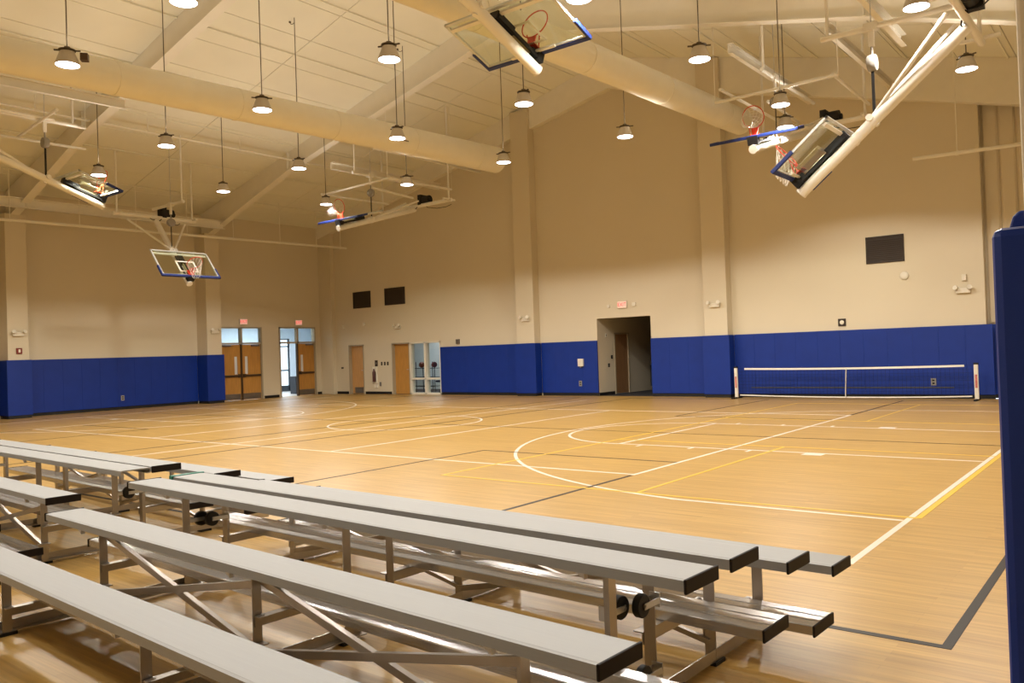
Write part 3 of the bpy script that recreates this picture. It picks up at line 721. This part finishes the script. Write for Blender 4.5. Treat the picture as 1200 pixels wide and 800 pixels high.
def pipe_frame(label, segs, r=0.035):
    t = thing('pipe_frame', label, 'pipe')
    for p, q in segs:
        build('pipe', MB().tube(p, q, r, 10), M_white, t, True)
    p, q = segs[0]
    for w in (p, q):
        build('hanger', MB().tube(w, (w[0], w[1], zroof(w[0])-0.02), 0.008, 6), M_beam, t, True)
    return t
pipe_frame('white pipe frame under the right roof slope, above the edge-on hoop', [((-7.75, 17.44, 7.0), (-5.05, 17.44, 7.0)), ((-5.15, 17.40, 7.03), (-5.2, 20.3, 7.03)), ((-7.32, 16.75, 7.05), (-7.32, 20.3, 7.05)), ((-6.80, 18.14, 6.98), (-6.90, 20.4, 6.98))])
pipe_frame('white pipe frame under the left roof, above the edge-on hoop there', [((-18.2, 17.14, 6.93), (-18.2, 20.0, 6.95)), ((-21.3, 17.13, 6.88), (-21.3, 20.06, 6.90)), ((-19.6, 17.8, 6.92), (-19.6, 19.6, 6.82)), ((-21.3, 17.3, 6.90), (-18.2, 17.3, 6.95))])
pipe_frame('white pipes under the left roof near the hoop at far left', [((-21.2, 4.2, 7.53), (-21.2, 9.62, 7.57)), ((-22.0, 4.2, 7.20), (-22.0, 9.97, 7.24)), ((-20.80, 4.2, 7.50), (-20.80, 8.7, 7.52)), ((-22.2, 8.4, 7.30), (-19.9, 8.4, 7.52))])

# ------------------------------------------------------------------ folded basketball backstops
def backstop(label, pivot, face, fold, Lm, head=1.35, motor=True, strap_u=1.35, brace=True, net_on=True, droop=(0.85, 0.35), vee=0.3, tip_ext=0.06):
    """face: heading of the board's front when unfolded; fold: degrees swung up towards it"""
    rz = {'-y': 0.0, '+y': PI, '-x': -PI/2, '+x': PI/2}[face]
    t = thing('basketball_backstop', label, 'basketball hoop', pivot, rz, 'folded ceiling backstops')
    a = R(fold)
    U = Vector((0, math.sin(a), math.cos(a))); N = Vector((0, -math.cos(a), math.sin(a))); X = Vector((1, 0, 0))
    T = -U*Lm
    def P(x, n, u): return T + X*x + N*n + U*u
    def qbox(mb, x0, x1, n0, n1, u0, u1):
        vs = [P(x, n, u) for u in (u0, u1) for x, n in ((x0,n0),(x1,n0),(x1,n1),(x0,n1))]
        mb.add(vs, [(0,3,2,1),(4,5,6,7),(0,1,5,4),(1,2,6,5),(2,3,7,6),(3,0,4,7)]); return mb
    def zr(lp):                                     # roof height above a local point
        w = Matrix.Rotation(rz, 3, 'Z') @ Vector(lp) + Vector(pivot); return zroof(w.x) - pivot[2]
    build('mast', MB().tube(P(0, 0, -tip_ext), P(0, 0, Lm), 0.085, 20), M_white, t, True)
    build('mast_cap', MB().tube(P(0, 0, -tip_ext-0.03), P(0, 0, -tip_ext), 0.092, 20), M_white, t, True)
    # board
    nb = 0.25; W, H = 0.915, 1.07
    gl = build('glass_board', qbox(MB(), -W, W, nb, nb+0.012, 0.0, H), M_backglass, t)
    fr = MB(); e = 0.045
    for q in ((-W, W, 0.0, e), (-W, W, H-e, H), (-W, -W+e, 0, H), (W-e, W, 0, H)): qbox(fr, q[0], q[1], nb-0.02, nb+0.016, q[2], q[3])
    build('board_frame', fr, M_steelwhite, t)
    tg = MB(); q0, q1, v0, v1, b_ = -0.305, 0.305, 0.17, 0.63, 0.045
    for q in ((q0, q1, v0, v0+b_), (q0, q1, v1-b_, v1), (q0, q0+b_, v0, v1), (q1-b_, q1, v0, v1)): qbox(tg, q[0], q[1], nb+0.012, nb+0.0145, q[2], q[3])
    build('target_square', tg, M_lw, gl)
    pd = MB()
    qbox(pd, -W-0.03, W+0.03, nb-0.035, nb+0.03, -0.045, 0.03)
    qbox(pd, -W-0.035, -W+0.015, nb-0.035, nb+0.03, -0.045, 0.38); qbox(pd, W-0.015, W+0.035, nb-0.035, nb+0.03, -0.045, 0.38)
    build('edge_padding', pd, M_padblue, t, bevel=0.012)
    # rim
    rim = build('rim', MB().torus(P(0, nb+0.16+0.229, 0.17), U, 0.229, 0.010, 36, 8), M_rim, t, True)
    rb = MB(); qbox(rb, -0.09, 0.09, nb+0.012, nb+0.03, 0.03, 0.22); qbox(rb, -0.07, 0.07, nb+0.03, nb+0.17, 0.155, 0.172)
    rb.bar(P(-0.07, nb+0.03, 0.06), P(-0.12, nb+0.24, 0.16), 0.014, 0.014); rb.bar(P(0.07, nb+0.03, 0.06), P(0.12, nb+0.24, 0.16), 0.014, 0.014)
    build('rim_bracket', rb, M_rim, rim)
    C = P(0, nb+0.16+0.229, 0.17)
    g = (Vector((0, 0, -1))*droop[0] - U*droop[1]).normalized()
    ax1 = X; ax2 = N
    net = MB(); ns = 12; lev = 5
    def npt(i, l):
        s = l/lev; r = 0.222*(1-s) + 0.115*s; th = 2*PI*(i + 0.5*(l % 2))/ns
        return C + (ax1*math.cos(th) + ax2*math.sin(th))*r + g*(0.42*s) 
    for l in range(lev):
        for i in range(ns):
            p = npt(i, l); j = i if l % 2 == 0 else i+1
            for q in (npt(j, l+1), npt(j-1, l+1)): net.tube(p, q, 0.0035, 3)
    if net_on: build('net', net, M_cord, rim)
    # adjuster behind the board
    ad = MB(); qbox(ad, -0.055, 0.055, 0.10, nb-0.02, 0.05, 0.16); qbox(ad, -0.075, 0.075, 0.09, 0.22, 0.62, 1.02); qbox(ad, -0.10, -0.065, 0.10, 0.15, -0.02, 1.0); qbox(ad, 0.065, 0.10, 0.10, 0.15, -0.02, 1.0); qbox(ad, -0.11, 0.11, 0.08, nb+0.01, -0.06, 0.07)
    build('height_adjuster', ad, M_black, t)
    build('adjuster_tube', MB().tube(P(0.0, 0.16, 0.12), P(0.0, 0.16, 0.66), 0.03, 10), M_brass, t, True)
    build('board_arm', qbox(MB(), -0.85, 0.85, nb-0.06, nb-0.022, 0.93, 0.99), M_white, t)
    build('board_arm', qbox(MB(), -0.40, 0.40, nb-0.06, nb-0.022, 0.06, 0.10), M_white, t)
    # header pipe, hangers, side braces
    hd = MB().tube((-head, 0, 0.10), (head, 0, 0.10), 0.06, 14)
    build('header_pipe', hd, M_white, t, True)
    for sx in (-head+0.12, head-0.12):
        build('hanger', MB().tube((sx, 0, 0.12), (sx, 0, zr((sx, 0, 0))-0.03), 0.03, 10).bar((sx, -0.28, 0.13), (sx, 0.28, 0.13), 0.07, 0.05), M_white, t, True)
    if brace:
        for sx in (-vee, vee): build('side_brace', MB().tube(P(0.0, 0.06, Lm*0.46), P(sx, 0.26 if vee < 0.5 else 0.0, Lm-0.05), 0.032, 10), M_white, t, True)
    # hoist strap and reel
    s0 = P(0, -0.02, strap_u); zt = zr(s0)
    hub = Vector((s0.x, s0.y, s0.z + 0.90))
    reel = build('safety_reel', MB().lathe([(0.02, -0.06), (0.12, -0.06), (0.13, -0.03), (0.13, 0.03), (0.12, 0.06), (0.02, 0.06)], hub, (0, 1, 0), 20).tube(hub+Vector((0, 0, 0.12)), hub+Vector((0, 0, 0.30)), 0.02, 8), M_grey, t, True)
    build('strap', MB().bar(s0, hub - Vector((0, 0, 0.10)), 0.045, 0.006, (1, 0, 0)), M_black, t)
    build('hoist_cable', MB().tube(hub + Vector((0, 0, 0.28)), (hub.x, hub.y, zt-0.03), 0.008, 6), M_steel, t)
    build('strap_lug', MB().tube(P(-0.13, 0.05, strap_u), P(0.13, 0.05, strap_u), 0.055, 12).tube(P(0, -0.10, strap_u), P(0, 0.12, strap_u), 0.04, 10), M_white, t, True)
    # carrier pipe for the reel, along the swing
    cz = hub.z + 0.55; ce = hub.y - 0.75
    build('carrier_pipe', MB().tube((0.0, 0.15, cz), (0.0, ce, cz), 0.045, 12), M_white, t, True)
    build('hanger', MB().tube((0.0, ce+0.1, cz), (0.0, ce+0.1, zr((0, ce+0.1, 0))-0.03), 0.028, 10), M_white, t, True)
    build('reel_clamp', MB().bar((0.0, hub.y, cz+0.05), (0.0, hub.y, hub.z+0.25), 0.08, 0.05).bar((0, hub.y-0.1, cz), (0, hub.y+0.1, cz), 0.12, 0.12), M_white, t)
    if motor:
        mo = MB().tube((0.30, 0.10, 0.28), (0.62, 0.10, 0.28), 0.14, 16).box(0.20, 0.34, -0.06, 0.26, 0.12, 0.46).tube((0.62, 0.1, 0.26), (0.68, 0.1, 0.26), 0.07, 12)
        w_ = build('winch_motor', mo, M_black, t, True)
        build('cable', MB().path([(0.30, 0.0, 0.20), (0.1, -0.06, 0.0), (-0.15, -0.05, 0.02), (-0.30, 0.0, 0.12)], 0.012, 6).path([(0.45, 0.0, 0.16), (0.5, 0.1, 0.02), (0.75, 0.3, -0.02), (1.0, 0.5, 0.02), (1.15, 0.6, 0.10)], 0.010, 6), M_black, w_, True)
    return t
M_steelwhite = mat('silver_board_frame', (0.62, 0.63, 0.62), 0.35, metal=0.3, var=0.03)
M_padblue = mat('blue_board_padding', (0.014, 0.030, 0.16), 0.5, spec=0.4, var=0.05)
M_brass = mat('yellowed_adjuster_tube', (0.42, 0.37, 0.20), 0.35, metal=0.5, var=0.05)

def pivot_from_tip(tip, face, fold, Lm):
    a = R(fold); d = {'-y': Vector((0, 1, 0)), '+y': Vector((0, -1, 0)), '-x': Vector((1, 0, 0)), '+x': Vector((-1, 0, 0))}[face]
    return Vector(tip) + d*(math.sin(a)*Lm) + Vector((0, 0, math.cos(a)*Lm))
BS = [('glass backstop folded up at top centre, seen from below', (-7.13, 9.72, 5.72), '+y', 69.7, 4.0, dict(net_on=False, head=0.92)),
      ('glass backstop folded at right, its thick mast slanting down to the left', (-4.43, 13.3, 3.98), '-x', 50.3, 3.1, dict(strap_u=1.40, head=1.2)),
      ('backstop at right seen edge-on, its blue padding towards the camera', (-6.55, 16.62, 5.60), '-y', 74.0, 3.9, dict(droop=(0.15, 0.9))),
      ('backstop at left seen edge-on before the far wall', (-19.80, 16.60, 5.55), '-y', 74.0, 3.4, dict(head=1.7, droop=(0.3, 0.9))),
      ('glass backstop facing the camera at left, over the blue wall pads', (-22.90, 13.3, 3.97), '+x', 41.0, 2.75, dict(vee=0.95)),
      ('glass backstop folded up at the far left edge, seen from behind', (-20.90, 9.80, 5.60), '+y', 69.7, 4.0, dict(net_on=False))]
for lab, tip, face, fold, Lm, kw in BS:
    backstop(lab, pivot_from_tip(tip, face, fold, Lm), face, fold, Lm, **kw)

# ------------------------------------------------------------------ portable net by the far wall
pn = thing('portable_net', 'low portable net with white bands before the blue pads', 'net', (-6.52, 22.15, 0))
for x, nm in ((-3.0, 'post'), (3.0, 'post')):
    po = build(nm, MB().box(x-0.045, x+0.045, -0.03, 0.03, 0.03, 0.86), M_offwhite, pn, bevel=0.01)
    build('red_mark', B(x-0.025, x+0.025, -0.033, -0.031, 0.30, 0.62), M_redmark if 'M_redmark' in globals() else mat('faded_red_print', (0.55, 0.16, 0.13), 0.6, var=0.3, vscale=25), po)
    build('post_cap', B(x-0.05, x+0.05, -0.035, 0.035, 0.86, 0.90), M_black, po)
    build('base_foot', MB().bar((x, -0.35, 0.02), (x, 0.35, 0.02), 0.05, 0.036), M_black, po)
nm_ = MB()
for i in range(61):
    x = -2.92 + 5.84*i/60; nm_.bar((x, 0, 0.10), (x, 0, 0.84), 0.004, 0.004)
for j in range(9): nm_.bar((-2.92, 0, 0.12+0.09*j), (2.92, 0, 0.12+0.09*j), 0.004, 0.004)
o = build('net_mesh', nm_, M_net, pn); o['kind'] = 'stuff'
tb = MB()
for i in range(12):
    xa, xb = -2.75+5.5*i/12, -2.75+5.5*(i+1)/12; s = lambda x: 0.835 - 0.03*(1-(x/3)**2)
    tb.bar((xa, 0, s(xa)), (xb, 0, s(xb)), 0.012, 0.05)
build('top_band', tb, M_cord, pn)
bb = MB()
for i in range(12):
    xa, xb = -2.9+5.8*i/12, -2.9+5.8*(i+1)/12; s = lambda x: 0.10 - 0.045*(1-(x/3)**2)
    bb.bar((xa, 0, s(xa)), (xb, 0, s(xb)), 0.012, 0.03)
build('bottom_band', bb, M_cord, pn)
build('centre_strap', MB().bar((0.02, -0.01, 0.81), (-0.02, -0.01, 0.05), 0.012, 0.06, (0, 1, 0)), M_cord, pn)
build('base_tube', MB().tube((-2.6, 0.10, 0.30), (2.5, 0.10, 0.30), 0.018, 8), M_charcoal, pn, True)

# ------------------------------------------------------------------ fittings on the walls
def exit_sign(label, loc, rz):
    t = thing('exit_sign', label, 'sign', loc, rz, 'lit exit signs')
    build('housing', B(-0.17, 0.17, 0.0, 0.05, -0.11, 0.11), M_offwhite, t, bevel=0.006)
    build('face', B(-0.155, 0.155, -0.006, 0.001, -0.097, 0.097), M_signwhite, t)
    cu = bpy.data.curves.new('lettering', 'FONT'); cu.body = 'EXIT'; cu.size = 0.165; cu.align_x = 'CENTER'; cu.align_y = 'CENTER'; cu.extrude = 0.002
    cu.materials.append(M_signred)
    tmp = bpy.data.objects.new('lettering', cu); COL.objects.link(tmp)
    me = bpy.data.meshes.new_from_object(tmp); bpy.data.objects.remove(tmp); bpy.data.curves.remove(cu)
    o = bpy.data.objects.new('lettering', me); COL.objects.link(o); o.parent = t; o.location = (0, -0.009, 0); o.rotation_euler = (PI/2, 0, 0); o.scale = (0.92, 1.05, 1)
    return t
exit_sign('red lit exit sign above the dark doorway', (-13.50, YG-0.06, 2.92), 0)
exit_sign('red lit exit sign above the closed double doors', (XL+0.06, 18.80, 3.09), PI/2)
exit_sign('red lit exit sign above the half open double doors', (XL+0.06, 21.44, 3.07), PI/2)
def emergency(label, loc, rz):
    t = thing('emergency_light', label, 'light', loc, rz, 'twin head emergency lights')
    build('housing', B(-0.16, 0.16, 0.0, 0.08, -0.07, 0.05), M_offwhite, t, bevel=0.01)
    for s in (-1, 1):
        h = build('lamp_head', MB().lathe([(0.02, 0.0), (0.045, 0.02), (0.06, 0.07), (0.058, 0.09), (0.01, 0.085)], (s*0.13, -0.0, 0.05), (s*0.35, -1, 0.25), 14), M_offwhite, t, True)
emergency('emergency light on the left wall column at the left edge', (-27.715, 10.39, 2.62), PI/2)
emergency('emergency light on the column beside the double doors', (-27.715, 17.12, 2.68), PI/2)
emergency('emergency light on the far wall above the inside window', (-23.81, YG-0.085, 2.68), 0)
emergency('emergency light on the far wall column left of the dark doorway', (-17.15, 22.34, 2.64), 0)
emergency('emergency light on the far wall column right of the dark doorway', (-10.20, 22.34, 2.70), 0)
emergency('emergency light on the far wall at the right corner', (-3.82, YG-0.085, 2.67), 0)
# air grilles
def grille(label, x0, x1, z0, z1):
    t = thing('air_grille', label, 'vent', ((x0+x1)/2, YG, (z0+z1)/2), 0, 'dark air grilles on the far wall')
    w, h = (x1-x0)/2, (z1-z0)/2
    f = MB().box(-w, w, -0.03, -0.001, h-0.03, h).box(-w, w, -0.03, -0.001, -h, -h+0.03).box(-w, -w+0.03, -0.03, -0.001, -h, h).box(w-0.03, w, -0.03, -0.001, -h, h).box(-w, w, -0.004, -0.001, -h, h)
    build('grille_frame', f, M_dark, t)
    m = MB().add([(-w+.03, -0.022, -0.02), (w-.03, -0.022, -0.02), (w-.03, -0.006, 0.02), (-w+.03, -0.006, 0.02), (-w+.03, -0.018, -0.024), (w-.03, -0.018, -0.024), (w-.03, -0.002, 0.016), (-w+.03, -0.002, 0.016)],
                 [(0,1,2,3),(7,6,5,4),(0,4,5,1),(1,5,6,2),(2,6,7,3),(3,7,4,0)]).mesh('slat', M_dark)
    nsl = int((2*h-0.06)/0.05)
    for i in range(nsl): link('slat', m, t, (0, 0, -h+0.05+0.05*i))
grille('dark air grille, left of the pair high on the far wall', -26.47, -25.40, 3.56, 4.24)
grille('dark air grille, right of the pair high on the far wall', -24.55, -23.39, 3.58, 4.26)
grille('dark air grille alone on the right part of the far wall', -6.06, -5.13, 3.52, 4.22)
def small(name, label, cat, parts, loc, rz=0.0, group=None):
    t = thing(name, label, cat, loc, rz, group)
    for nm, mb, mt in parts: build(nm, mb, mt, t, bevel=0.004)
    return t
small('fire_alarm', 'small red fire alarm box on the left column', 'alarm', [('housing', B(-0.08, 0.08, -0.05, 0.0, -0.09, 0.09), M_redbox), ('strobe', B(-0.03, 0.03, -0.06, -0.05, -0.05, 0.05), M_offwhite)], (-27.80, 10.41, 2.09), PI/2)
small('wall_speaker', 'small dark framed square plate just above the pads behind the net', 'speaker', [('frame', B(-0.10, 0.10, -0.03, 0.0, -0.10, 0.10), M_dark), ('disc', MB().lathe([(0.01, 0.0), (0.06, 0.0), (0.05, 0.012), (0.01, 0.014)], (0, -0.03, 0), (0, -1, 0), 16), M_offwhite)], (-6.74, YG, 2.02))
small('round_strobe', 'round white strobe on the far wall below the lone grille', 'alarm', [('base', MB().lathe([(0.02, 0), (0.11, 0), (0.10, 0.04), (0.06, 0.06), (0.01, 0.065)], (0, 0, 0), (0, -1, 0), 20), M_offwhite)], (-5.15, YG, 3.14))
small('motion_sensor', 'small white sensor above the emergency light at the right corner', 'sensor', [('housing', B(-0.05, 0.05, -0.07, 0.0, -0.07, 0.08), M_offwhite)], (-3.79, YG, 2.98))
small('motion_sensor', 'small white sensor below the left grille on the far wall', 'sensor', [('housing', B(-0.05, 0.05, -0.07, 0.0, -0.07, 0.08), M_offwhite)], (-25.83, YG, 2.88))
small('motion_sensor', 'small white sensor near the far left corner above the first door', 'sensor', [('housing', B(-0.05, 0.05, -0.07, 0.0, -0.06, 0.06), M_offwhite)], (-27.10, YG, 2.83))
small('door_sensor', 'small beige sensor left of the exit sign over the doorway', 'sensor', [('housing', B(-0.05, 0.05, -0.05, 0.0, -0.05, 0.05), M_offwhite)], (-14.02, YG, 2.90))
small('door_sensor', 'small beige sensor right of the exit sign over the doorway', 'sensor', [('housing', B(-0.06, 0.06, -0.06, 0.0, -0.06, 0.06), M_offwhite)], (-13.08, YG, 2.91))
small('control_box', 'small dark box on top of the pads right of the inside window', 'box', [('housing', B(-0.08, 0.08, -0.06, 0.0, -0.08, 0.10), M_kick)], (-20.64, YG, 1.98))
small('soap_dispenser', 'white dispenser fixed on the pads left of the dark doorway', 'dispenser', [('housing', B(-0.09, 0.11, -0.13, -0.056, -0.12, 0.13), M_offwhite), ('cover', B(-0.06, 0.03, -0.15, -0.13, -0.07, 0.09), M_offwhite), ('nozzle', B(-0.02, 0.05, -0.13, -0.08, -0.16, -0.12), M_kick)], (-15.14, YG, 1.10))
def outlet(label, loc, rz):
    small('wall_outlet', label, 'outlet', [('plate', B(-0.06, 0.06, -0.010, 0.0, -0.09, 0.09), M_plate), ('socket', MB().box(-0.025, 0.025, -0.014, -0.010, 0.015, 0.055).box(-0.025, 0.025, -0.014, -0.010, -0.055, -0.015), M_black)], loc, rz, 'wall outlets')
M_plate = mat('grey_outlet_plate', (0.30, 0.29, 0.27), 0.4, metal=0.4, var=0.03)
outlet('outlet plate in the blue pads on the left wall', (XL+0.055, 13.91, 0.40), PI/2)
outlet('outlet plate low in the pads under the white dispenser', (-15.19, YG-0.055, 0.41), 0)
outlet('outlet plate seen through the portable net at right', (-4.56, YG-0.055, 0.42), 0)
outlet('outlet low on the far wall between the two wooden doors', (-24.97, YG, 0.41), 0)
small('room_sign', 'small dark square room sign between the two wooden doors', 'sign', [('plate', B(-0.085, 0.085, -0.012, 0.0, -0.12, 0.12), M_dark), ('window', B(-0.04, 0.04, -0.015, -0.012, -0.04, 0.04), M_kick)], (-25.18, YG, 1.26))
for i, (x, lab) in enumerate(((-24.86, 'left'), (-24.68, 'middle'), (-24.50, 'right'))):
    small('light_switch', 'small dark wall switch, %s of the three by the room sign' % lab, 'switch', [('plate', B(-0.045, 0.045, -0.010, 0.0, -0.07, 0.07), M_dark), ('toggle', B(-0.01, 0.01, -0.022, -0.01, -0.02, 0.025), M_kick)], (x, YG, 1.24), 0, 'row of light switches')
ec = thing('extinguisher_cabinet', 'slim pale wall cabinet with a dark red extinguisher by the second wooden door', 'fire extinguisher', (-25.24, YG-0.004, 0.78))
build('cabinet', MB().box(-0.12, 0.12, -0.02, 0.0, -0.34, 0.34).box(-0.12, -0.10, -0.07, -0.02, -0.34, 0.34).box(0.10, 0.12, -0.07, -0.02, -0.34, 0.34), M_offwhite, ec)
M_deepred = mat('deep_red_cylinder', (0.075, 0.018, 0.014), 0.4, spec=0.4, var=0.05)
build('extinguisher', MB().lathe([(0.02, -0.27), (0.065, -0.26), (0.065, 0.12), (0.03, 0.19), (0.025, 0.25), (0.01, 0.26)], (-0.01, -0.085, 0), n=14), M_deepred, ec, True)
small('junction_box', 'small beige box under the extinguisher cabinet', 'box', [('housing', B(-0.10, 0.10, -0.05, 0.0, -0.07, 0.07), M_offwhite)], (-25.21, YG, 0.33))
small('wall_plate', 'small dark plate on the far wall by the left corner', 'plate', [('plate', B(-0.07, 0.07, -0.012, 0.0, -0.035, 0.035), M_dark), ('socket', B(-0.02, 0.02, -0.016, -0.012, -0.015, 0.015), M_kick)], (-27.30, YG, 1.10))
for y, z, m, lab in ((23.30, 1.98, M_offwhite, 'pale thermostat high on the corridor wall inside the dark doorway'), (23.62, 1.25, M_black, 'black switch plate on the corridor wall beside its brown door'), (23.42, 0.98, M_black, 'lower black plate on the corridor wall inside the dark doorway')):
    small('corridor_plate', lab, 'plate', [('plate', B(-0.05, 0.05, -0.02, 0.0, -0.06, 0.06), m), ('button', B(-0.02, 0.02, -0.026, -0.02, -0.02, 0.02), M_kick)], (-14.51, y, z), PI/2)
